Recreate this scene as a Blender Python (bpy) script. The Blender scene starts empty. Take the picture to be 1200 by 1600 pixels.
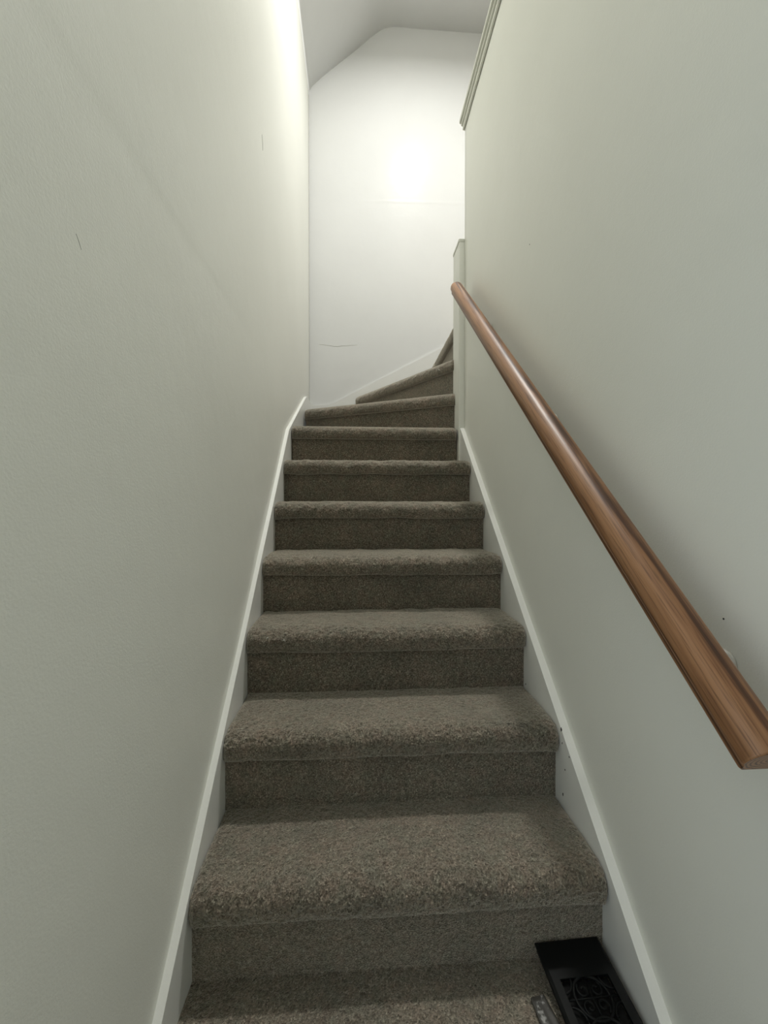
import bpy, bmesh, math, random
import numpy as np
from mathutils import Vector, Matrix, noise

# ------------------------------------------------------------------ camera, world, exposure
sc = bpy.context.scene
C = sc.collection
ZC = 0.9677                      # camera height above the lower landing; camera stands at x = y = 0
PITCH, YAW, ROLL, FPX = -0.0122, 0.0625, 0.0002, 657.5

cam_d = bpy.data.cameras.new('camera')
cam = bpy.data.objects.new('camera', cam_d)
C.objects.link(cam)
cam_d.sensor_fit = 'VERTICAL'
cam_d.sensor_height = 36.0
cam_d.lens = FPX / 1600.0 * 36.0
cam_d.clip_start = 0.02
_f = Vector((math.sin(YAW) * math.cos(PITCH), math.cos(YAW) * math.cos(PITCH), math.sin(PITCH)))
_r = Vector((math.cos(YAW), -math.sin(YAW), 0))
_u = _r.cross(_f)
_r2 = _r * math.cos(ROLL) + _u * math.sin(ROLL)
_u2 = _u * math.cos(ROLL) - _r * math.sin(ROLL)
cam.matrix_world = Matrix(((_r2.x, _u2.x, -_f.x, 0), (_r2.y, _u2.y, -_f.y, 0), (_r2.z, _u2.z, -_f.z, ZC), (0, 0, 0, 1)))
sc.camera = cam

world = bpy.data.worlds.new('world')
sc.world = world
world.use_nodes = True
world.node_tree.nodes['Background'].inputs[0].default_value = (0.86, 0.95, 1.0, 1)
world.node_tree.nodes['Background'].inputs[1].default_value = 1.0

LAMP_POS = (0.53, 1.80, 3.513 + ZC)
LAMP_POWER = 39.0                # watts, flush disc lamp with a lens that narrows its beam
LAMP_SPREAD = math.radians(168)
sc.view_settings.view_transform = 'Standard'
sc.view_settings.look = 'None'
sc.view_settings.gamma = 1.0
sc.view_settings.use_curve_mapping = False
sc.view_settings.exposure = 0.33
sc.cycles.diffuse_bounces = 10

rng = np.random.default_rng(7)
random.seed(7)

# ------------------------------------------------------------------ stair dimensions (relative heights are to the lower landing)
X0, W = -0.3345, 0.86            # left end and width of the treads
D1, RUN, RISE = 0.8448, 0.2188, 0.198
OV, TH = 0.0245, 0.0701          # nosing overhang and thickness
XWL, XWR = -0.3525, 0.55         # wall faces
XSL, XSR = -0.3375, 0.5285       # skirt board faces
YB = 3.13                        # wall at the head of the flight
YR = -1.3                        # wall behind the camera
POST_X, POST_Y0, POST_Y1 = 0.522, 2.15, 2.285
def T(k): return k * RISE        # tread height above landing
def D(k): return D1 + (k - 1) * RUN
Z_UP = T(11)

# ------------------------------------------------------------------ material helpers
def new_mat(name):
    m = bpy.data.materials.new(name)
    m.use_nodes = True
    nt = m.node_tree
    return m, nt, nt.nodes, nt.links, nt.nodes['Principled BSDF']

def coords(N, L, scale=(1, 1, 1)):
    tc = N.new('ShaderNodeTexCoord')
    mp = N.new('ShaderNodeMapping')
    mp.inputs['Scale'].default_value = scale
    L.new(tc.outputs['Object'], mp.inputs['Vector'])
    return mp.outputs['Vector']

def noise_n(N, L, vec, scale, detail=3, rough=0.5):
    n = N.new('ShaderNodeTexNoise')
    n.inputs['Scale'].default_value = scale
    n.inputs['Detail'].default_value = detail
    n.inputs['Roughness'].default_value = rough
    L.new(vec, n.inputs['Vector'])
    return n.outputs['Fac']

def ramp(N, L, fac, stops):
    r = N.new('ShaderNodeValToRGB')
    el = r.color_ramp.elements
    while len(el) < len(stops):
        el.new(0.5)
    for e, (p, c) in zip(el, stops):
        e.position = p
        e.color = (*c, 1) if len(c) == 3 else c
    L.new(fac, r.inputs['Fac'])
    return r.outputs['Color']

def bump(N, L, height, strength, dist, normal=None):
    b = N.new('ShaderNodeBump')
    b.inputs['Strength'].default_value = strength
    b.inputs['Distance'].default_value = dist
    L.new(height, b.inputs['Height'])
    if normal is not None:
        L.new(normal, b.inputs['Normal'])
    return b.outputs['Normal']

def mix(N, L, a, b, fac, mode='MIX'):
    m = N.new('ShaderNodeMix')
    m.data_type = 'RGBA'
    m.blend_type = mode
    if isinstance(fac, float):
        m.inputs['Factor'].default_value = fac
    else:
        L.new(fac, m.inputs['Factor'])
    L.new(a, m.inputs['A'])
    L.new(b, m.inputs['B'])
    return m.outputs['Result']

def paint(name, col, rough=0.5, spec=0.5, peel=0.5):
    m, nt, N, L, P = new_mat(name)
    v = coords(N, L)
    big = noise_n(N, L, v, 1.7, 4, 0.55)
    d = tuple(c * 0.955 for c in col)
    L.new(ramp(N, L, big, [(0.3, d), (0.7, col)]), P.inputs['Base Color'])
    fine = noise_n(N, L, v, 260, 3, 0.6)
    mid = noise_n(N, L, v, 14, 3, 0.5)
    b1 = bump(N, L, fine, peel, 0.0006)
    L.new(bump(N, L, mid, 0.25, 0.004, b1), P.inputs['Normal'])
    P.inputs['Roughness'].default_value = rough
    P.inputs['Specular IOR Level'].default_value = spec
    return m

M = {}
M['wall'] = paint('wall_paint', (0.79, 0.797, 0.745), 0.45, 0.4, 0.55)
M['wall_back'] = paint('wall_paint_dimmed', (0.64, 0.648, 0.646), 0.25, 0.04, 0.25)  # same paint as the other walls, colour darkened to offset the lamp's glow
M['ceiling'] = paint('ceiling_paint', (0.84, 0.85, 0.85), 0.7, 0.3, 0.5)
M['trim'] = paint('trim_gloss_white', (0.83, 0.835, 0.81), 0.28, 0.5, 0.15)
M['trim_dimmed'] = paint('trim_white_dimmed', (0.69, 0.695, 0.68), 0.28, 0.4, 0.15)  # same white as the other trim, colour darkened to suit the dimmed back wall
M['trim_cap'] = paint('trim_grey_white', (0.66, 0.67, 0.61), 0.35, 0.5, 0.2)

def carpet():
    m, nt, N, L, P = new_mat('carpet_taupe')
    v = coords(N, L)
    vo = N.new('ShaderNodeTexVoronoi')
    vo.inputs['Scale'].default_value = 330
    L.new(v, vo.inputs['Vector'])
    spk = ramp(N, L, vo.outputs['Color'], [(0.0, (0.045, 0.039, 0.031)), (0.42, (0.142, 0.125, 0.102)), (0.8, (0.25, 0.223, 0.186)), (1.0, (0.44, 0.40, 0.34))])
    big = noise_n(N, L, v, 7, 4, 0.6)
    tint = ramp(N, L, big, [(0.3, (0.80, 0.82, 0.80)), (0.7, (1.16, 1.12, 1.08))])
    red = noise_n(N, L, v, 38, 2, 0.6)
    tint2 = ramp(N, L, red, [(0.35, (0.95, 1.0, 0.97)), (0.7, (1.10, 1.0, 0.98))])
    c1 = mix(N, L, spk, tint, 1.0, 'MULTIPLY')
    L.new(mix(N, L, c1, tint2, 1.0, 'MULTIPLY'), P.inputs['Base Color'])
    fib = noise_n(N, L, v, 420, 3, 0.7)
    b1 = bump(N, L, vo.outputs['Distance'], 0.6, 0.002)
    L.new(bump(N, L, fib, 0.8, 0.0022, b1), P.inputs['Normal'])
    P.inputs['Roughness'].default_value = 0.95
    P.inputs['Specular IOR Level'].default_value = 0.1
    P.inputs['Sheen Weight'].default_value = 1.0
    P.inputs['Sheen Roughness'].default_value = 0.45
    P.inputs['Sheen Tint'].default_value = (0.9, 0.85, 0.75, 1)
    return m
M['carpet'] = carpet()

def oak():
    m, nt, N, L, P = new_mat('oak_stained')
    # the rail runs along its local Y axis
    v = coords(N, L, (1, 1, 1))
    vs = coords(N, L, (34, 1.3, 34))
    warp = noise_n(N, L, vs, 1.0, 2, 0.5)
    vr = coords(N, L, (1, 0.045, 1))
    wv = N.new('ShaderNodeTexWave')
    wv.wave_type = 'RINGS'
    wv.rings_direction = 'Y'
    wv.inputs['Scale'].default_value = 62
    wv.inputs['Distortion'].default_value = 3.2
    wv.inputs['Detail'].default_value = 3
    wv.inputs['Detail Scale'].default_value = 1.4
    L.new(vr, wv.inputs['Vector'])
    c = ramp(N, L, wv.outputs['Fac'], [(0.0, (0.060, 0.022, 0.008)), (0.16, (0.13, 0.055, 0.022)), (0.34, (0.225, 0.105, 0.045)), (0.7, (0.275, 0.135, 0.060)), (1.0, (0.31, 0.158, 0.074))])
    pv = coords(N, L, (420, 9, 420))
    pores = noise_n(N, L, pv, 1.0, 2, 0.6)
    pc = ramp(N, L, pores, [(0.33, (0.42, 0.36, 0.32)), (0.46, (1, 1, 1))])
    c2 = mix(N, L, c, pc, 0.75, 'MULTIPLY')
    bl = noise_n(N, L, coords(N, L, (22, 3.2, 22)), 1.0, 3, 0.6)
    stain = ramp(N, L, bl, [(0.24, (0.38, 0.36, 0.34)), (0.36, (1, 1, 1))])
    L.new(mix(N, L, c2, stain, 0.8, 'MULTIPLY'), P.inputs['Base Color'])
    L.new(bump(N, L, pores, 0.25, 0.0006), P.inputs['Normal'])
    P.inputs['Roughness'].default_value = 0.42
    P.inputs['Specular IOR Level'].default_value = 0.5
    return m
M['oak'] = oak()

def simple(name, col, rough=0.5, metal=0.0, nscale=60, var=0.8):
    m, nt, N, L, P = new_mat(name)
    v = coords(N, L)
    n = noise_n(N, L, v, nscale, 3, 0.6)
    L.new(ramp(N, L, n, [(0.3, tuple(c * var for c in col)), (0.7, col)]), P.inputs['Base Color'])
    P.inputs['Roughness'].default_value = rough
    P.inputs['Metallic'].default_value = metal
    return m
M['iron'] = simple('black_cast_iron', (0.0042, 0.005, 0.005), 0.55, 0.0, 180)
M['iron'].node_tree.nodes['Principled BSDF'].inputs['Specular IOR Level'].default_value = 0.22
M['void'] = simple('duct_black', (0.002, 0.002, 0.002), 0.9)
M['bracket'] = simple('painted_bracket', (0.62, 0.61, 0.56), 0.35)
M['steel'] = simple('bracket_steel', (0.33, 0.31, 0.27), 0.35, 0.9)
M['pale_floor'] = simple('pale_floor_bounce', (0.62, 0.56, 0.47), 0.4, 0.0, 8, 0.9)  # unseen upper floor, made pale to bounce light onto the ceiling
M['scuff'] = simple('dark_scuff', (0.03, 0.03, 0.027), 0.8)
M['crack'] = simple('hairline_crack', (0.45, 0.45, 0.41), 0.9)
M['lint'] = simple('lint_white', (0.62, 0.60, 0.55), 0.9)
M['brass'] = simple('lamp_metal', (0.55, 0.52, 0.46), 0.3, 0.9)
def tape():
    m, nt, N, L, P = new_mat('worn_tape')
    n = noise_n(N, L, coords(N, L, (1, 0.7, 1)), 75, 3, 0.6)
    L.new(ramp(N, L, n, [(0.57, (0.05, 0.047, 0.041)), (0.66, (0.30, 0.30, 0.29))]), P.inputs['Base Color'])
    P.inputs['Roughness'].default_value = 0.5
    return m
M['tape'] = tape()
mg, _nt, _N, _L, _P = new_mat('lamp_opal_glass')
_P.inputs['Base Color'].default_value = (0.9, 0.9, 0.88, 1)
_P.inputs['Emission Color'].default_value = (1.0, 0.985, 0.94, 1)
_P.inputs['Emission Strength'].default_value = 60.0
M['glow'] = mg

# ------------------------------------------------------------------ object helpers
def link(name, me, mat, parent=None, smooth=False):
    me.materials.append(M[mat])
    if smooth:
        me.polygons.foreach_set('use_smooth', np.ones(len(me.polygons), dtype=bool))
    o = bpy.data.objects.new(name, me)
    C.objects.link(o)
    if parent is not None:
        o.parent = parent
        # meshes are written in world coordinates: keep them there under a moved parent
        o.matrix_parent_inverse = Matrix.LocRotScale(parent.location, parent.rotation_euler, None).inverted()
    return o

def from_bm(name, bm, mat, parent=None, smooth=False):
    me = bpy.data.meshes.new(name)
    bmesh.ops.recalc_face_normals(bm, faces=bm.faces)
    bm.to_mesh(me)
    bm.free()
    return link(name, me, mat, parent, smooth)

def from_np(name, v, f, mat, parent=None, smooth=True):
    me = bpy.data.meshes.new(name)
    me.from_pydata(v.tolist() if hasattr(v, 'tolist') else v, [], f)
    me.update()
    return link(name, me, mat, parent, smooth)

def add_box(bm, x0, x1, y0, y1, z0, z1):
    vs = [bm.verts.new(p) for p in ((x0, y0, z0), (x1, y0, z0), (x1, y1, z0), (x0, y1, z0), (x0, y0, z1), (x1, y0, z1), (x1, y1, z1), (x0, y1, z1))]
    for f in ((0, 3, 2, 1), (4, 5, 6, 7), (0, 1, 5, 4), (1, 2, 6, 5), (2, 3, 7, 6), (3, 0, 4, 7)):
        bm.faces.new([vs[i] for i in f])
    return vs

def box(name, dims, mat, parent=None, bevel=0.0):
    bm = bmesh.new()
    add_box(bm, *dims)
    if bevel:
        bmesh.ops.bevel(bm, geom=bm.edges[:], offset=bevel, segments=2, affect='EDGES')
    return from_bm(name, bm, mat, parent)

def prism(bm, pts, axis, a, b):
    """closed polygon pts (2-D) extruded along axis from a to b"""
    def P(p, t):
        return (t, p[0], p[1]) if axis == 'X' else ((p[0], t, p[1]) if axis == 'Y' else (p[0], p[1], t))
    va = [bm.verts.new(P(p, a)) for p in pts]
    vb = [bm.verts.new(P(p, b)) for p in pts]
    n = len(pts)
    bm.faces.new(va)
    bm.faces.new(vb[::-1])
    for i in range(n):
        bm.faces.new((va[i], vb[i], vb[(i + 1) % n], va[(i + 1) % n]))

def structure(o):
    o['kind'] = 'structure'
    return o

def thing(o, label, cat, group=None):
    o['label'] = label
    o['category'] = cat
    if group:
        o['group'] = group
    return o

def empty(name, loc):
    o = bpy.data.objects.new(name, None)
    C.objects.link(o)
    o.location = loc
    o.empty_display_size = 0.05
    return o

def tube(bm, pts, rad, seg=10, cap=True):
    rings = []
    n = len(pts)
    pts = [Vector(p) for p in pts]
    ref = None
    for i, p in enumerate(pts):
        t = (pts[min(i + 1, n - 1)] - pts[max(i - 1, 0)]).normalized()
        if ref is None:
            ref = t.orthogonal().normalized()
        ref = (ref - t * ref.dot(t)).normalized()
        b = t.cross(ref)
        r = rad[i] if hasattr(rad, '__len__') else rad
        rings.append([bm.verts.new(p + (ref * math.cos(2 * math.pi * j / seg) + b * math.sin(2 * math.pi * j / seg)) * r) for j in range(seg)])
    for a, b in zip(rings, rings[1:]):
        for j in range(seg):
            bm.faces.new((a[j], a[(j + 1) % seg], b[(j + 1) % seg], b[j]))
    if cap:
        bm.faces.new(rings[0][::-1])
        bm.faces.new(rings[-1])

def lathe(bm, prof, origin, ax, seg=24):
    """prof: list of (radius, distance along ax)"""
    ax = Vector(ax).normalized()
    a = ax.orthogonal().normalized()
    b = ax.cross(a)
    o = Vector(origin)
    rings = []
    for r, h in prof:
        if r < 1e-6:
            rings.append([bm.verts.new(o + ax * h)])
        else:
            rings.append([bm.verts.new(o + ax * h + (a * math.cos(2 * math.pi * j / seg) + b * math.sin(2 * math.pi * j / seg)) * r) for j in range(seg)])
    for p, q in zip(rings, rings[1:]):
        for j in range(seg):
            k = (j + 1) % seg
            if len(p) == 1 and len(q) == 1:
                continue
            if len(p) == 1:
                bm.faces.new((p[0], q[k], q[j]))
            elif len(q) == 1:
                bm.faces.new((p[j], p[k], q[0]))
            else:
                bm.faces.new((p[j], p[k], q[k], q[j]))

# ------------------------------------------------------------------ walls (plastered faces with gentle unevenness)
def wavy_wall(name, us, vs, place, disp, thick, mat):
    """front face grid over (u, v); place(u, v, d) -> xyz with d the offset out of the face"""
    nu, nv = len(us), len(vs)
    verts = [place(u, v, disp(u, v)) for v in vs for u in us]
    faces = [(j * nu + i, j * nu + i + 1, (j + 1) * nu + i + 1, (j + 1) * nu + i) for j in range(nv - 1) for i in range(nu - 1)]
    b = len(verts)
    verts += [place(us[0], vs[0], -thick), place(us[-1], vs[0], -thick), place(us[-1], vs[-1], -thick), place(us[0], vs[-1], -thick)]
    faces.append((b, b + 3, b + 2, b + 1))
    faces.append([b, b + 1] + [i for i in range(nu - 1, -1, -1)])
    faces.append([b + 2, b + 3] + [(nv - 1) * nu + i for i in range(nu)])
    faces.append([b + 1, b + 2] + [j * nu + nu - 1 for j in range(nv - 1, -1, -1)])
    faces.append([b + 3, b] + [j * nu for j in range(nv)])
    me = bpy.data.meshes.new(name)
    me.from_pydata(verts, [], faces)
    bm = bmesh.new()
    bm.from_mesh(me)
    bmesh.ops.recalc_face_normals(bm, faces=bm.faces)
    bm.to_mesh(me)
    bm.free()
    o = link(name, me, mat)
    sm = np.zeros(len(me.polygons), dtype=bool)
    sm[:(nu - 1) * (nv - 1)] = True
    me.polygons.foreach_set('use_smooth', sm)
    return structure(o)

def lin(a, b, step):
    n = max(2, int(round((b - a) / step)) + 1)
    return list(np.linspace(a, b, n))

def d_left(y, z):
    d = 0.0022 * noise.noise((y * 1.6, z * 0.55, 3.1)) + 0.0012 * noise.noise((y * 4.5, z * 1.2, 9.4))
    zs = ZC + 0.558 + 0.02 * max(0.0, y - 0.8)
    fade = min(1.0, max(0.0, (1.9 - y) / 1.0))
    d += fade * 0.0010 * (1 / (1 + math.exp(-(z - zs) / 0.007)) - math.exp(-((z - zs) / 0.05) ** 2) * 0.4)
    return d
zseam = ZC + 0.56
YDOOR = 0.20                    # the lower landing opens to the left through a doorway
wavy_wall('wall_left', lin(YDOOR, YB, 0.06), sorted(set(lin(0, 1.30, 0.05) + lin(1.32, 1.46, 0.01) + list(np.arange(1.47, 1.66, 0.0035)) + lin(1.67, 4.03, 0.05))),
          lambda y, z, d: (XWL + d, y, z), d_left, 0.10, 'wall')

def d_right(y, z):
    e = min(1.0, max(0.0, (2.12 - y) / 0.25))
    return e * (0.0020 * noise.noise((y * 1.9, z * 0.7, 21.0)) + 0.0012 * noise.noise((y * 5.0, z * 1.5, 1.7)))
Z_HALF = 1.955 + ZC
wavy_wall('wall_right', lin(YR, POST_Y0, 0.05), lin(0, Z_HALF, 0.05),
          lambda y, z, d: (XWR - d, y, z), d_right, 0.11, 'wall')

def d_back(x, z):
    d = 0.0015 * noise.noise((x * 2.2, z * 1.3, 5.0))
    zs = ZC + 2.253 + 0.02 * x
    s = (z - zs) / 0.012
    fx = min(1.0, max(0.15, (x + 0.25) / 0.5))
    d += fx * 0.0007 * math.exp(-s * s) + max(0.0, z - zs) * 0.011
    return d
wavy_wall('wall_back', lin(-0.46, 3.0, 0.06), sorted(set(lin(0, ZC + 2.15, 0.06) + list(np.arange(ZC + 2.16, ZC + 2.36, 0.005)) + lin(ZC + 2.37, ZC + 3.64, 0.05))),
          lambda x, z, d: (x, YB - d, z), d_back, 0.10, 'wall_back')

# ceiling: rising slope over the stairs, then flat
cp = [(-0.3525, 3.005), (-0.347, 3.035), (-0.3300, 3.066), (-0.300, 3.098), (-0.2413, 3.152), (-0.0708, 3.297), (0.0073, 3.363), (0.085, 3.434),
      (0.125, 3.468), (0.165, 3.498), (0.205, 3.518), (0.255, 3.531), (0.31, 3.533), (0.40, 3.530), (0.95, 3.528), (3.0, 3.528)]
bm = bmesh.new()
pts = [(x, z - 0.015 + ZC) for x, z in cp] + [(3.0, 3.70 + ZC), (-0.46, 3.70 + ZC), (-0.46, 3.005 + ZC)]
prism(bm, pts, 'Y', YR - 0.1, YB)
ceil = from_bm('ceiling', bm, 'ceiling')
for p in ceil.data.polygons:
    p.use_smooth = p.normal.z < -0.3 and p.area > 1e-4
structure(ceil)

# the wall behind the camera with the doorway to the lower hall, and the far wall of the upper room
bm = bmesh.new()
add_box(bm, -0.46, 3.0, YR - 0.1, YR, 2.05, ZC + 3.10)
add_box(bm, -0.30, 3.0, YR - 0.1, YR, ZC + 3.10, ZC + 3.52)
add_box(bm, -0.46, 0.67, YR - 0.1, YR, 0, 2.05)
structure(from_bm('wall_rear', bm, 'wall'))
bm = bmesh.new()
add_box(bm, XWL - 0.10, XWL, YR, YDOOR - 0.85, 0, ZC + 3.005)
add_box(bm, XWL - 0.10, XWL, YDOOR - 0.85, YDOOR, 2.05, ZC + 3.005)
structure(from_bm('wall_left_lower', bm, 'wall'))
bm = bmesh.new()
add_box(bm, 3.0, 3.1, YR - 0.1, YB, Z_UP - 0.2, ZC + 3.7)
structure(from_bm('wall_upper_room', bm, 'wall'))
bm = bmesh.new()
add_box(bm, 0.672, 3.0, YR, POST_Y0 + 0.12, Z_UP - 0.22, Z_UP)
add_box(bm, 0.78, 3.0, POST_Y0 + 0.12, YB - 0.001, Z_UP - 0.22, Z_UP)
structure(from_bm('floor_upper', bm, 'pale_floor'))

# ------------------------------------------------------------------ carpeted staircase
def tuft(n, amp, m=None):
    return (rng.random(n) - 0.5) * 2 * amp

def smooth_noise(shape, step):
    """value noise on a grid, correlated over `step` samples"""
    h, w = shape
    gh, gw = h // step + 3, w // step + 3
    g = rng.random((gh, gw)) - 0.5
    yi = np.arange(h) / step
    xi = np.arange(w) / step
    y0 = yi.astype(int); x0 = xi.astype(int)
    fy = (yi - y0)[:, None]; fx = (xi - x0)[None, :]
    fy = fy * fy * (3 - 2 * fy); fx = fx * fx * (3 - 2 * fx)
    return (g[y0][:, x0] * (1 - fy) * (1 - fx) + g[y0 + 1][:, x0] * fy * (1 - fx) + g[y0][:, x0 + 1] * (1 - fy) * fx + g[y0 + 1][:, x0 + 1] * fy * fx) * 2

def resample(prof, step):
    out = [prof[0]]
    for a, b in zip(prof, prof[1:]):
        L = math.hypot(b[0] - a[0], b[1] - a[1])
        n = max(1, int(round(L / step)))
        for i in range(1, n + 1):
            out.append((a[0] + (b[0] - a[0]) * i / n, a[1] + (b[1] - a[1]) * i / n))
    return out

def nosing_profile(depth):
    """(distance back from the nosing front, height from the nosing's underside)"""
    p = [(OV + 0.012, 0.0), (0.010, 0.0), (0.004, 0.0015), (0.0005, 0.006), (-0.0015, 0.014), (-0.0030, 0.024), (-0.0030, 0.034)]
    for a in np.linspace(5, 85, 13):
        t = math.radians(a)
        p.append((-0.0030 + 0.045 * (1 - math.cos(t)), 0.034 + 0.0335 * math.sin(t)))
    p += [(0.055, 0.0688), (0.075, 0.0697), (0.10, TH), (depth, TH)]
    return p

def carpet_tread(name, xa, xb, yfront, zb, depth, step, amp, parent):
    prof = np.array(resample(nosing_profile(depth), step))
    npf = len(prof)
    nx = max(8, int(round((xb - xa) / step)))
    xs = np.linspace(xa, xb, nx + 1)
    # profile normals
    tg = np.gradient(prof, axis=0)
    nr = np.stack([tg[:, 1], -tg[:, 0]], 1)
    nr /= np.linalg.norm(nr, axis=1)[:, None] + 1e-9
    nr = -nr if nr[npf // 2][1] < 0 else nr
    # outward normal: forward (negative back distance) and up
    out = np.stack([-np.abs(nr[:, 0]) * np.where(prof[:, 0] < 0.06, 1, 0), nr[:, 1]], 1)
    out[prof[:, 1] < 0.003] = (0, -0.3)
    shape = (npf, nx + 1)
    roll = np.clip(1.0 - np.abs(prof[:, 0] - 0.015) / 0.06, 0, 1) * np.clip(prof[:, 1] / 0.03, 0.3, 1)
    a = amp * (0.55 + 0.75 * roll)[:, None]
    d = (rng.random(shape) - 0.5) * 2 * a * 0.6 + smooth_noise(shape, 3) * a * 1.0 + smooth_noise(shape, max(4, int(0.05 / step))) * 0.0022
    # rounded ends of the nosing roll
    e = np.minimum(xs - xa, xb - xs)
    end = np.clip(1 - e / 0.012, 0, 1) ** 2
    lowwave = smooth_noise((2, nx + 1), max(4, int(0.10 / step)))[0] * 0.0035
    Y = yfront + prof[:, 0][:, None] + out[:, 0][:, None] * d
    Z = zb + prof[:, 1][:, None] + out[:, 1][:, None] * d
    Z = Z + lowwave[None, :] * np.clip(1 - prof[:, 1] / 0.02, 0, 1)[:, None]
    front = np.clip(1 - prof[:, 0] / 0.04, 0, 1)[:, None]
    Y = Y + end[None, :] * 0.009 * front
    Z = Z - end[None, :] * 0.006 * np.clip(prof[:, 1] / TH, 0, 1)[:, None]
    X = np.broadcast_to(xs[None, :], shape) + (rng.random(shape) - 0.5) * step * 0.35 * np.where((e > 0.001)[None, :], 1, 0)
    verts = np.stack([X, Y, Z], -1).reshape(-1, 3)
    w = nx + 1
    idx = np.arange((npf - 1) * w).reshape(npf - 1, w)[:, :-1].reshape(-1)
    faces = np.stack([idx, idx + 1, idx + w + 1, idx + w], 1).tolist()
    n0 = len(verts)
    vl = verts.tolist()
    # close: back edge drops to the underside, underside and side caps
    vl += [[xa, yfront + depth, zb], [xb, yfront + depth, zb]]
    top_back = [(npf - 1) * w + i for i in range(w)]
    faces.append(top_back + [n0 + 1, n0])
    faces.append([i for i in range(w - 1, -1, -1)] + [n0, n0 + 1])
    faces.append([r * w for r in range(npf)] + [n0])
    faces.append([r * w + nx for r in range(npf - 1, -1, -1)] + [n0 + 1])
    return from_np(name, vl, faces, 'carpet', parent)

def carpet_riser(name, xa, xb, y, z0, z1, step, amp, parent):
    nx = max(4, int(round((xb - xa) / step)))
    nz = max(4, int(round((z1 - z0) / step)))
    xs = np.linspace(xa, xb, nx + 1)
    zs = np.linspace(z0, z1, nz + 1)
    shape = (nz + 1, nx + 1)
    d = (rng.random(shape) - 0.5) * 2 * amp * 0.5 + smooth_noise(shape, 3) * amp * 0.7 + smooth_noise(shape, max(4, int(0.06 / step))) * 0.0015
    Y = y - np.abs(d)
    verts = np.stack([np.broadcast_to(xs[None, :], shape), Y, np.broadcast_to(zs[:, None], shape)], -1).reshape(-1, 3)
    w = nx + 1
    idx = np.arange(nz * w).reshape(nz, w)[:, :-1].reshape(-1)
    faces = np.stack([idx, idx + 1, idx + w + 1, idx + w], 1).tolist()
    n0 = len(verts)
    vl = verts.tolist() + [[xa, y + 0.015, z0], [xb, y + 0.015, z0], [xb, y + 0.015, z1], [xa, y + 0.015, z1]]
    faces.append([n0, n0 + 3, n0 + 2, n0 + 1])
    faces.append([i for i in range(w - 1, -1, -1)] + [n0, n0 + 1])
    faces.append([nz * w + i for i in range(w)] + [n0 + 2, n0 + 3])
    faces.append([r * w for r in range(nz + 1)] + [n0 + 3, n0])
    faces.append([r * w + nx for r in range(nz, -1, -1)] + [n0 + 1, n0 + 2])
    return from_np(name, vl, faces, 'carpet', parent)

stairs = empty('staircase', (X0 + W / 2, D1, 0))
thing(stairs, 'steep staircase in taupe carpet that winds right at the top', 'staircase')
XE = X0 + W
YE = YB - 0.018
for k in range(1, 7):
    step = {1: 0.0022, 2: 0.0024, 3: 0.003, 4: 0.0035}.get(k, 0.005)
    amp = 0.0021 if k < 4 else 0.0020
    depth = RUN + OV + 0.010
    carpet_tread('tread', X0 - 0.002, XE + 0.002, D(k), T(k) - TH, depth, step, amp, stairs)
    carpet_riser('riser', X0 - 0.0035, XE + 0.0035, D(k) + OV, T(k - 1) - 0.006, T(k) - TH + 0.002, max(step, 0.0028), 0.0011, stairs)

bm = bmesh.new()
for k in range(1, 7):
    add_box(bm, XSL - 0.001, XSR + 0.001, D(k) + OV + 0.010, D(k + 1) + OV + 0.013, T(k - 1) - 0.12, T(k) - TH + 0.015)
add_box(bm, XSL - 0.001, POST_X - 0.001, D(7) + OV + 0.010, YE, T(6) - 0.12, T(7) - TH + 0.012)
from_bm('leak_block', bm, 'carpet', stairs)  # hidden blocks added under the treads to stop light leaking through gaps

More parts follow.
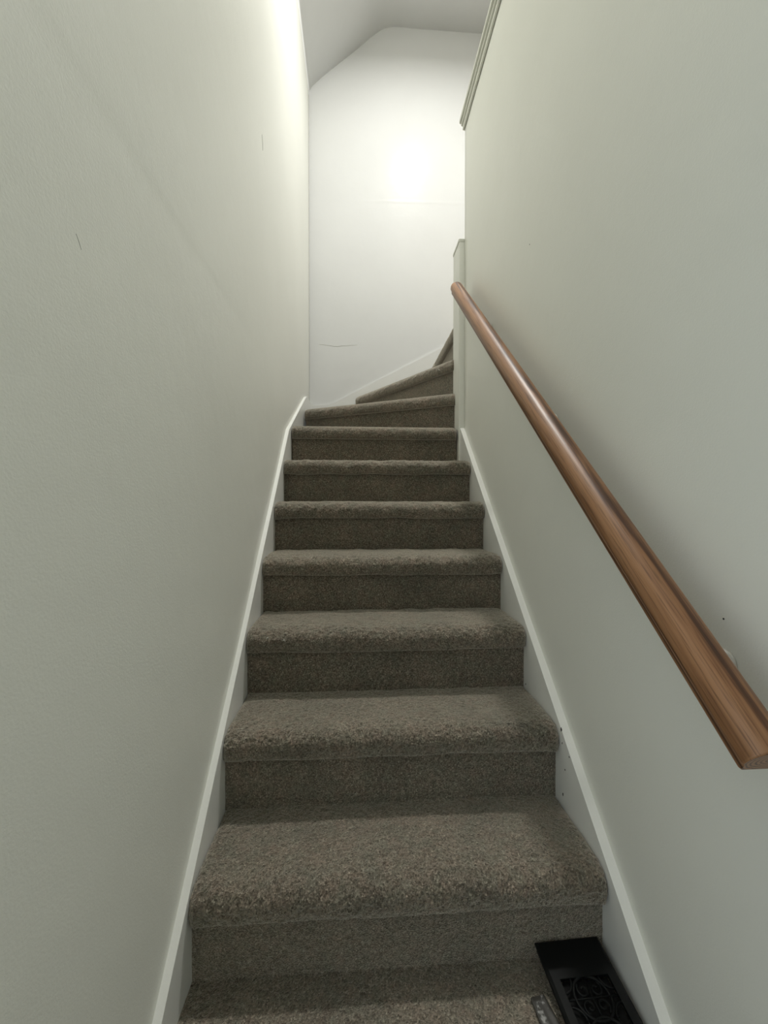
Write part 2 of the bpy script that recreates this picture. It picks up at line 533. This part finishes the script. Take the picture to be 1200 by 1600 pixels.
# winders: nosing runs from A (left) to B (right); the tread fills the given outline
def winder(A, B, outline, k, close=True):
    A = Vector((*A, 0)); B = Vector((*B, 0))
    ux = (B - A).normalized()
    back = Vector((-ux.y, ux.x, 0))
    zb = T(k) - TH
    step = 0.006
    prof = np.array(resample(nosing_profile(0.10)[:-1], step))
    L = (B - A).length
    nx = int(L / step)
    ss = np.linspace(0, L, nx + 1)
    npf = len(prof)
    shape = (npf, nx + 1)
    d = (rng.random(shape) - 0.5) * 2 * 0.0012 + smooth_noise(shape, 3) * 0.0012 + smooth_noise(shape, 9) * 0.0015
    roll = np.clip(1.0 - prof[:, 0] / 0.05, 0, 1)[:, None]
    e = np.minimum(ss, L - ss)
    end = np.clip(1 - e / 0.014, 0, 1) ** 2
    off = prof[:, 0][:, None] - d * roll + end[None, :] * 0.012 * np.clip(1 - prof[:, 0] / 0.04, 0, 1)[:, None]
    Z = zb + prof[:, 1][:, None] + d * (1 - roll) * 0.3 - end[None, :] * 0.010 * np.clip(prof[:, 1] / TH, 0, 1)[:, None]
    P = np.array(A)[None, None, :] + np.array(ux)[None, None, :] * np.broadcast_to(ss[None, :, None], (npf, nx + 1, 1)) + np.array(back)[None, None, :] * off[:, :, None]
    P[:, :, 2] = Z
    P[:, :, 1] = np.minimum(P[:, :, 1], YE)
    w = nx + 1
    idx = np.arange((npf - 1) * w).reshape(npf - 1, w)[:, :-1].reshape(-1)
    faces = np.stack([idx, idx + 1, idx + w + 1, idx + w], 1).tolist()
    verts = P.reshape(-1, 3).tolist()
    # the body of the tread, its edge tucked behind the roll
    n0 = len(verts)
    m = len(outline)
    verts += [[x, y, T(k) - 0.0008] for x, y in outline] + [[x, y, zb + 0.004] for x, y in outline]
    faces.append([n0 + i for i in range(m)])
    faces.append([n0 + m + i for i in range(m - 1, -1, -1)])
    for i in range(m):
        j = (i + 1) % m
        faces.append([n0 + i, n0 + m + i, n0 + m + j, n0 + j])
    from_np('tread', verts, faces, 'carpet', stairs)
    # riser below the nosing
    r0 = A + ux * 0.001 + back * OV
    r1 = B - ux * 0.001 + back * OV
    bm = bmesh.new()
    q = [r0, r1, r1 + back * 0.015, r0 + back * 0.015]
    prism(bm, [(v.x, min(v.y, YE)) for v in q], 'Z', T(k - 1) - 0.01, zb + 0.006)
    from_bm('riser', bm, 'carpet', stairs)

PX = POST_X - 0.006
n8a, n8b = (X0, 2.655), (PX, 2.225)
n9a, n9b = (-0.020, 3.105), (PX, 2.262)
YE = YB - 0.018
def fwd(a, b, t):
    a = Vector(a); b = Vector(b); u = (b - a).normalized()
    n = Vector((-u.y, u.x))
    return tuple(a + n * t), tuple(b + n * t)
i8 = fwd(n8a, n8b, 0.05); i9 = fwd(n9a, n9b, 0.05)
winder((X0, D(7)), (PX - 0.002, D(7)), [(X0, D(7) + 0.05), (PX, D(7) + 0.05), (PX, 2.262), (X0, 2.70)], 7)
winder(n8a, n8b, [i8[0], (PX, 2.262), (PX, 2.30), (0.01, YE), (X0, YE), (X0, 2.72)], 8)
winder(n9a, n9b, [(0.04, YE), (0.07, 3.06), (PX, 2.345), (PX + 0.03, 2.36), (PX + 0.03, YE)], 9)
winder((0.528, YE), (0.528, POST_Y1 + 0.004), [(0.575, YE), (0.575, POST_Y1 + 0.004), (0.785, POST_Y1 + 0.004), (0.785, YE)], 10)
bm = bmesh.new()
add_box(bm, 0.765, 0.779, POST_Y1 + 0.004, YE, T(10) - 0.01, Z_UP - 0.002)
from_bm('riser', bm, 'carpet', stairs)

# lower landing: fine pile near the first riser, plain beyond
def landing():
    xs = np.arange(XSL - 0.01, XSR + 0.012, 0.0028)
    ya, yb = 0.60, D(1) + OV + 0.004
    ys = np.arange(ya, yb + 0.001, 0.0028)
    sh = (len(ys), len(xs))
    d = (rng.random(sh) - 0.5) * 0.0020 + smooth_noise(sh, 3) * 0.0012 + smooth_noise(sh, 18) * 0.0012
    verts = np.stack([np.broadcast_to(xs[None, :], sh), np.broadcast_to(ys[:, None], sh), d], -1).reshape(-1, 3)
    w = len(xs)
    idx = np.arange((len(ys) - 1) * w).reshape(len(ys) - 1, w)[:, :-1].reshape(-1)
    faces = np.stack([idx, idx + 1, idx + w + 1, idx + w], 1).tolist()
    n0 = len(verts)
    a, b = XWL - 0.05, XWR + 0.05
    vl = verts.tolist() + [[a, YR - 0.1, 0], [b, YR - 0.1, 0], [b, ya, 0], [a, ya, 0], [a, YR - 0.1, -0.12], [b, YR - 0.1, -0.12], [b, yb, -0.12], [a, yb, -0.12], [a, yb, -0.02], [b, yb, -0.02]]
    faces += [[n0, n0 + 1, n0 + 2, n0 + 3], [n0 + 7, n0 + 6, n0 + 5, n0 + 4], [n0, n0 + 4, n0 + 5, n0 + 1], [n0 + 8, n0 + 9, n0 + 6, n0 + 7]]
    return from_np('floor', vl, faces, 'carpet')
structure(landing())

# ------------------------------------------------------------------ skirt boards
def lz(y): return 0.925 * y - 1.5703 + ZC
def rz(y): return 0.9023 * y - 1.5328 + ZC
yl0 = (0.045 + 1.5703 - ZC) / 0.925
yr0 = (0.045 + 1.5328 - ZC) / 0.9023
# boards follow the stairs: the lower edge runs parallel, buried behind the treads
def slope_board(name, top, bottom, xa, xb):
    bm = bmesh.new()
    prism(bm, list(top) + list(bottom)[::-1], 'X', xa, xb)
    return structure(from_bm(name, bm, 'trim'))
slope_board('baseboard_left', [(YDOOR, 0.045), (yl0, 0.045), (2.110, lz(2.110)), (2.79, 0.716 + ZC), (2.87, 0.742 + ZC), (YB, 0.746 + ZC)],
            [(YDOOR, 0.0), (D(1) + OV, 0.0), (2.2, T(5)), (YB, T(7))], XWL - 0.004, XSL)
slope_board('baseboard_right', [(YR, 0.045), (yr0, 0.045), (POST_Y0, rz(POST_Y0))],
            [(YR, 0.0), (D(1) + OV, 0.0), (POST_Y0, T(5) + 0.02)], XWR + 0.004, XSR)
bm = bmesh.new()
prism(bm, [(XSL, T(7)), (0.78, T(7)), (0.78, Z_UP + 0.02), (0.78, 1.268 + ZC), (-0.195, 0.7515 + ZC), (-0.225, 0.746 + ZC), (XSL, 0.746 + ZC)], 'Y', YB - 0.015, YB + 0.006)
structure(from_bm('baseboard_back', bm, 'trim_dimmed'))
bb_r = bpy.data.objects['baseboard_right']

# scuffs on the right skirt board
for (y, z, ry, rz_) in ((1.0571, -0.5795, 0.0035, 0.006), (1.0516, -0.6116, 0.0016, 0.0034), (1.0151, -0.6265, 0.0022, 0.0020), (1.0358, -0.6718, 0.0022, 0.0026), (1.0457, -0.7413, 0.0022, 0.0042), (1.2892, -0.5587, 0.0022, 0.0026)):
    bm = bmesh.new()
    ring = []
    for j in range(9):
        a = 2 * math.pi * j / 9
        s = random.uniform(0.7, 1.15)
        ring.append((y + math.cos(a) * ry * s, z + ZC + math.sin(a) * rz_ * s))
    prism(bm, ring, 'X', XSR + 0.0005, XSR - 0.0006)
    from_bm('scuff_mark', bm, 'scuff', bb_r)

# ------------------------------------------------------------------ half-wall cap moulding
bm = bmesh.new()
zc = Z_HALF
for (o, z0, z1) in ((0.010, zc - 0.020, zc + 0.006), (0.0165, zc + 0.006, zc + 0.024), (0.024, zc + 0.024, zc + 0.047)):
    vs = add_box(bm, XWR - o, XWR + 0.11 + o, YR, POST_Y0 + o * 0.9, z0, z1) if z0 > zc else None
    if vs is None:
        # bed mould wraps the face, not the core of the wall
        add_box(bm, XWR - o, XWR - 0.0015, YR, POST_Y0 + o * 0.9, z0, z1)
        add_box(bm, XWR + 0.1115, XWR + 0.11 + o, YR, POST_Y0 + o * 0.9, z0, z1)
        add_box(bm, XWR - 0.0015, XWR + 0.1115, POST_Y0 + 0.0005, POST_Y0 + o * 0.9, z0, z1)
        add_box(bm, XWR - 0.0015, XWR + 0.1115, YR, POST_Y0 + 0.0005, zc + 0.0005, z1)
bmesh.ops.bevel(bm, geom=[e for e in bm.edges if e.calc_length() > 1.0], offset=0.003, segments=2, affect='EDGES')
structure(from_bm('trim_1', bm, 'trim_cap'))

# ------------------------------------------------------------------ newel post at the end of the half wall
newel = empty('newel_post', (POST_X + 0.06, (POST_Y0 + POST_Y1) / 2, T(6)))
thing(newel, 'square white painted newel post at the head of the half wall', 'newel post')
ZP = 1.362 + ZC
box('post', (POST_X, POST_X + 0.125, POST_Y0 + 0.0005, POST_Y1, T(6), ZP), 'wall', newel, 0.002)
box('cap', (POST_X - 0.0025, POST_X + 0.1275, POST_Y0 + 0.0005, POST_Y1 + 0.002, ZP + 0.0002, ZP + 0.017), 'trim_cap', newel, 0.002)

# ------------------------------------------------------------------ marks in the plaster
wl, wb = bpy.data.objects['wall_left'], bpy.data.objects['wall_back']
def crack(name, pts, mat, parent, w):
    bm = bmesh.new()
    n = len(pts)
    tube(bm, pts, [w * (0.35 + 0.65 * math.sin(math.pi * (i + 0.5) / n)) for i in range(n)], 5)
    return from_bm(name, bm, mat, parent)
cr = [(-0.280, 1.194), (-0.245, 1.191), (-0.2054, 1.1865), (-0.175, 1.182), (-0.1445, 1.1809), (-0.118, 1.1865), (-0.0881, 1.187), (-0.045, 1.193), (-0.003, 1.196)]
crack('plaster_crack', [(x, YB - d_back(x, z + ZC), z + ZC) for x, z in cr], 'crack', wb, 0.0016)
crack('plaster_crack', [(XWL + d_left(y, z + ZC), y, z + ZC) for y, z in ((1.592, 1.372), (1.600, 1.356), (1.604, 1.342), (1.606, 1.325))], 'crack', wl, 0.0012)
crack('plaster_crack', [(XWL + d_left(y, z + ZC), y, z + ZC) for y, z in ((0.556, 0.343), (0.561, 0.337), (0.566, 0.329))], 'crack', wl, 0.0004)

wr = bpy.data.objects['wall_right']
for (y, z, rad) in ((0.5982, -0.1685, 0.0016), (1.3236, 0.8387, 0.0018)):
    bm = bmesh.new()
    lathe(bm, [(0.0, 0.0), (rad, 0.0), (rad * 0.7, 0.0007), (0.0, 0.0008)], (XWR - d_right(y, z + ZC), y, z + ZC), (-1, 0, 0), 10)
    from_bm('wall_mark', bm, 'scuff', wr)

# ------------------------------------------------------------------ oak handrail
RX = 0.474
ra = Vector((RX, 0.452, -0.292 + ZC))
rb = Vector((RX, 2.018, 1.062 + ZC))
rdir = (rb - ra).normalized()
RL = (rb - ra).length
rail_e = empty('handrail', ra)
thing(rail_e, 'stained oak handrail mounted along the right wall', 'handrail')
bm = bmesh.new()
# loaf profile, x across, z up, in the rail's own frame with y along it
hw, hh = 0.0285, 0.056
prof = [(-0.0175, 0.0), (0.0175, 0.0), (0.0205, 0.003), (0.0215, 0.010), (0.0245, 0.016), (hw, 0.022), (hw, 0.032)]
for a in np.linspace(12, 168, 14):
    t = math.radians(a)
    prof.append((hw * math.cos(t), 0.032 + (hh - 0.032) * math.sin(t)))
prof += [(-hw, 0.032), (-hw, 0.022), (-0.0245, 0.016), (-0.0215, 0.010), (-0.0205, 0.003)]
cz = 0.03
stations = [(0.0, 0.955), (0.003, 1.0)] + [(RL * i / 24, 1.0) for i in range(1, 24)] + [(RL - 0.020, 1.0), (RL - 0.012, 0.965), (RL - 0.006, 0.88), (RL - 0.002, 0.74), (RL, 0.5)]
rings = []
for y, s in stations:
    rings.append([bm.verts.new((px * s, y, (pz - cz) * s)) for px, pz in prof])
for a, b in zip(rings, rings[1:]):
    for j in range(len(prof)):
        k = (j + 1) % len(prof)
        bm.faces.new((a[j], a[k], b[k], b[j]))
bm.faces.new(rings[0]); bm.faces.new(rings[-1][::-1])
me = bpy.data.meshes.new('rail')
bmesh.ops.recalc_face_normals(bm, faces=bm.faces)
bm.to_mesh(me); bm.free()
me.materials.append(M['oak'])
for p in me.polygons:
    p.use_smooth = len(p.vertices) == 4
rail = bpy.data.objects.new('rail', me)
C.objects.link(rail)
rail.parent = rail_e
rail.rotation_euler = (math.atan2(rdir.z, rdir.y), 0, 0)

rn = Vector((0, -rdir.z, rdir.y))      # up, square to the rail
for yb in (0.575, 1.125, 1.70):
    t = (yb - ra.y) / rdir.y
    p = ra + rdir * t - rn * 0.031        # on the rail's underside
    wall_pt = Vector((XWR - 0.002, p.y, p.z - 0.020 + (-0.005 if yb < 1 else -0.010)))
    br = from_bm_root = None
    bm = bmesh.new()
    lathe(bm, [(0.0, 0.0), (0.022, 0.0), (0.023, 0.003), (0.020, 0.007), (0.013, 0.010), (0.0, 0.011)], wall_pt + Vector((0.001, 0, 0)), (-1, 0, 0), 22)
    br = from_bm('bracket', bm, 'bracket', rail_e, True)
    bm = bmesh.new()
    a = wall_pt + Vector((-0.008, 0, 0))
    pts = []
    p2 = Vector((RX, p.y, p.z - 0.004))
    for i in range(9):
        s = i / 8
        c = Vector((RX + 0.008, p2.y, a.z - 0.012))
        pts.append(a * (1 - s) ** 2 + c * 2 * s * (1 - s) + p2 * s * s)
    tube(bm, pts, 0.006, 8)
    from_bm('bracket_arm', bm, 'steel', br, True)
    bm = bmesh.new()
    q = [p - rdir * 0.03, p - rdir * 0.01, p + rdir * 0.01, p + rdir * 0.03]
    m4 = Matrix.Translation(p) @ Matrix.Rotation(math.atan2(rdir.z, rdir.y), 4, 'X')
    vs = add_box(bm, -0.009, 0.009, -0.032, 0.032, -0.003, 0.0008)
    bmesh.ops.transform(bm, matrix=m4, verts=bm.verts[:])
    from_bm('saddle', bm, 'steel', br)

# ------------------------------------------------------------------ black floor register, its rear edge lifted against the first riser
reg = empty('floor_register', (0.455, 0.725, 0.004))
thing(reg, 'black scrollwork floor register beside the bottom step', 'floor register')
tilt = math.atan2(0.030, 0.285)
reg_m = Matrix.Translation((0.4500, 0.7260, 0.0245)) @ Matrix.Rotation(math.radians(2.0), 4, 'Z') @ Matrix.Rotation(tilt, 4, 'X')
HWX, HLY = 0.0700, 0.140
IWX, IY0, IY1 = 0.050, -0.118, 0.072
def reg_part(name, bm, mat, parent, smooth=False):
    bmesh.ops.transform(bm, matrix=reg_m, verts=bm.verts[:])
    return from_bm(name, bm, mat, parent, smooth)
bm = bmesh.new()
def rect(x0, x1, y0, y1, z): return [bm.verts.new(p) for p in ((x0, y0, z), (x1, y0, z), (x1, y1, z), (x0, y1, z))]
o0 = rect(-HWX, HWX, -HLY, HLY, -0.003)
o1 = rect(-HWX, HWX, -HLY, HLY, 0.0005)
o2 = rect(-HWX + 0.005, HWX - 0.005, -HLY + 0.005, HLY - 0.005, 0.0045)
i2 = rect(-IWX, IWX, IY0, IY1, 0.0045)
i1 = rect(-IWX, IWX, IY0, IY1, -0.003)
for a, b in ((o0, o1), (o1, o2), (o2, i2), (i2, i1), (i1, o0)):
    for j in range(4):
        k = (j + 1) % 4
        bm.faces.new((a[j], a[k], b[k], b[j]))
frame = reg_part('frame', bm, 'iron', reg)
bm = bmesh.new()
add_box(bm, -IWX - 0.002, IWX + 0.002, IY0 - 0.002, IY1 + 0.002, -0.012, -0.0085)
reg_part('damper', bm, 'void', reg)
bm = bmesh.new()
for (xa, xb, ya, yb) in ((-HWX + 0.004, -HWX + 0.007, -HLY + 0.004, HLY - 0.004), (HWX - 0.007, HWX - 0.004, -HLY + 0.004, HLY - 0.004), (-HWX + 0.007, HWX - 0.007, HLY - 0.007, HLY - 0.004)):
    add_box(bm, xa, xb, ya, yb, -0.016, -0.003)
reg_part('rim', bm, 'iron', reg)

def arc(cx, cy, r, a0, a1, n=14, r1=None):
    out = []
    for i in range(n + 1):
        s = i / n
        a = math.radians(a0 + (a1 - a0) * s)
        rr = r if r1 is None else r + (r1 - r) * s
        out.append((cx + rr * math.cos(a), cy + rr * math.sin(a), 0.0012))
    return out
def scroll(pts, rad=0.0026):
    b = bmesh.new()
    tube(b, pts, rad, 7)
    return reg_part('scroll', b, 'iron', reg, True)
PITCHY = 0.0633
for c in range(3):
    cy = IY0 + PITCHY * (c + 0.5)
    scroll(arc(0, cy, 0.0345, 0, 360, 36), 0.0028)                    # ring
    for sx in (-1, 1):
        for sy in (-1, 1):
            # curls inside the ring
            pts = []
            for i in range(22):
                s = i / 21
                a = math.radians((90 if sy > 0 else -90) + sx * sy * (-1) * (30 + 400 * s))
                r = 0.0125 * (1 - 0.78 * s)
                pts.append((sx * 0.0130 + r * math.cos(a), cy + sy * 0.0130 + r * math.sin(a), 0.0012))
            scroll(pts, 0.0021)
            # corner leaves between the rings
            scroll(arc(sx * IWX, cy + sy * PITCHY / 2, 0.021, 180 if sx > 0 else 0, (180 + sy * 90) if sx > 0 else -sy * 90, 8), 0.0022)
    scroll([(-IWX, cy, 0.0012), (IWX, cy, 0.0012)], 0.0016)
    scroll([(0, cy - PITCHY / 2, 0.0012), (0, cy + PITCHY / 2, 0.0012)], 0.0016)

# scrap of worn tape at the register's left edge
def tape_scrap():
    n, m = 9, 12
    A, B, Cc, Dd = Vector((0.337, 0.793)), Vector((0.366, 0.797)), Vector((0.384, 0.700)), Vector((0.343, 0.690))
    verts, faces = [], []
    for lay in (0.0018, 0.0):
        for j in range(m + 1):
            for i in range(n + 1):
                u, v = i / n, j / m
                p = A.lerp(B, u).lerp(Dd.lerp(Cc, u), v)
                jag = 0.0025 * noise.noise((i * 0.9, 0.3, 2)) if j == 0 else 0
                z = 0.0045 + 0.0022 * noise.noise((u * 3, v * 4, 8)) + lay
                verts.append((p.x + 0.0012 * noise.noise((3.3, v * 9, 1)) * (1 - u), p.y + jag, z))
    w = n + 1
    S = w * (m + 1)
    for j in range(m):
        for i in range(n):
            a = j * w + i
            faces.append((a, a + w, a + w + 1, a + 1))
            faces.append((S + a, S + a + 1, S + a + w + 1, S + a + w))
    border = [i for i in range(w)] + [j * w + n for j in range(1, m + 1)] + [m * w + i for i in range(n - 1, -1, -1)] + [j * w for j in range(m - 1, 0, -1)]
    for a, b in zip(border, border[1:] + border[:1]):
        faces.append((a, b, S + b, S + a))
    o = from_np('tape_scrap', verts, faces, 'tape')
    thing(o, 'worn scrap of grey tape on the carpet beside the register', 'tape')
tape_scrap()

# bits of lint caught in the pile
def lint(loc, L, ang, label):
    bm = bmesh.new()
    pts = []
    for i in range(8):
        s = i / 7 - 0.5
        pts.append((loc[0] + L * s * math.cos(ang), loc[1] - 0.0012 + 0.001 * math.sin(6 * s), loc[2] + L * s * math.sin(ang) + 0.0022 * math.cos(5 * s)))
    tube(bm, pts, [0.0004, 0.0011, 0.0017, 0.0019, 0.0019, 0.0016, 0.0010, 0.0004], 6)
    thing(from_bm('lint', bm, 'lint', None, True), label, 'lint')
lint((-0.2715, D(3) + 0.0015, T(3) - 0.0225), 0.008, 0.7, 'white lint fleck at left end of the third step nosing')
lint((-0.2220, D(3) - 0.001, T(3) - 0.0300), 0.008, -0.3, 'second white lint fleck, further in on the third nosing')
lint((-0.1720, D(7) - 0.001, T(7) - 0.026), 0.010, 0.6, 'pale lint fleck on the left of the seventh step nosing')
lint((0.455, 2.338, T(9) - 0.050), 0.014, -0.2, 'pale lint fleck by the post under the ninth step')

# ------------------------------------------------------------------ flush disc lamp on the ceiling over the head of the stairs
lx, ly, lz_ = LAMP_POS
lamp = empty('ceiling_lamp', (lx, ly, lz_))
thing(lamp, 'flush round disc lamp on the ceiling above the newel post', 'lamp')
bm = bmesh.new()
lathe(bm, [(0.0, 0.0), (0.125, 0.0), (0.125, 0.010), (0.118, 0.018), (0.104, 0.020), (0.102, 0.014), (0.0, 0.013)], (lx, ly, lz_), (0, 0, -1), 40)
from_bm('housing', bm, 'trim', lamp, True)
bm = bmesh.new()
lathe(bm, [(0.0, 0.0145), (0.101, 0.0145), (0.101, 0.0205), (0.096, 0.030), (0.080, 0.041), (0.055, 0.048), (0.028, 0.0515), (0.0, 0.0525)], (lx, ly, lz_), (0, 0, -1), 40)
from_bm('diffuser', bm, 'glow', lamp, True)
ld = bpy.data.lights.new('lamp_light', 'AREA')
ld.shape = 'DISK'
ld.size = 0.20
ld.energy = LAMP_POWER
ld.spread = LAMP_SPREAD
ld.color = (1.0, 0.985, 0.94)
lo = bpy.data.objects.new('lamp_light', ld)
C.objects.link(lo)
lo.parent = lamp
lo.location = (0, 0, -0.054)
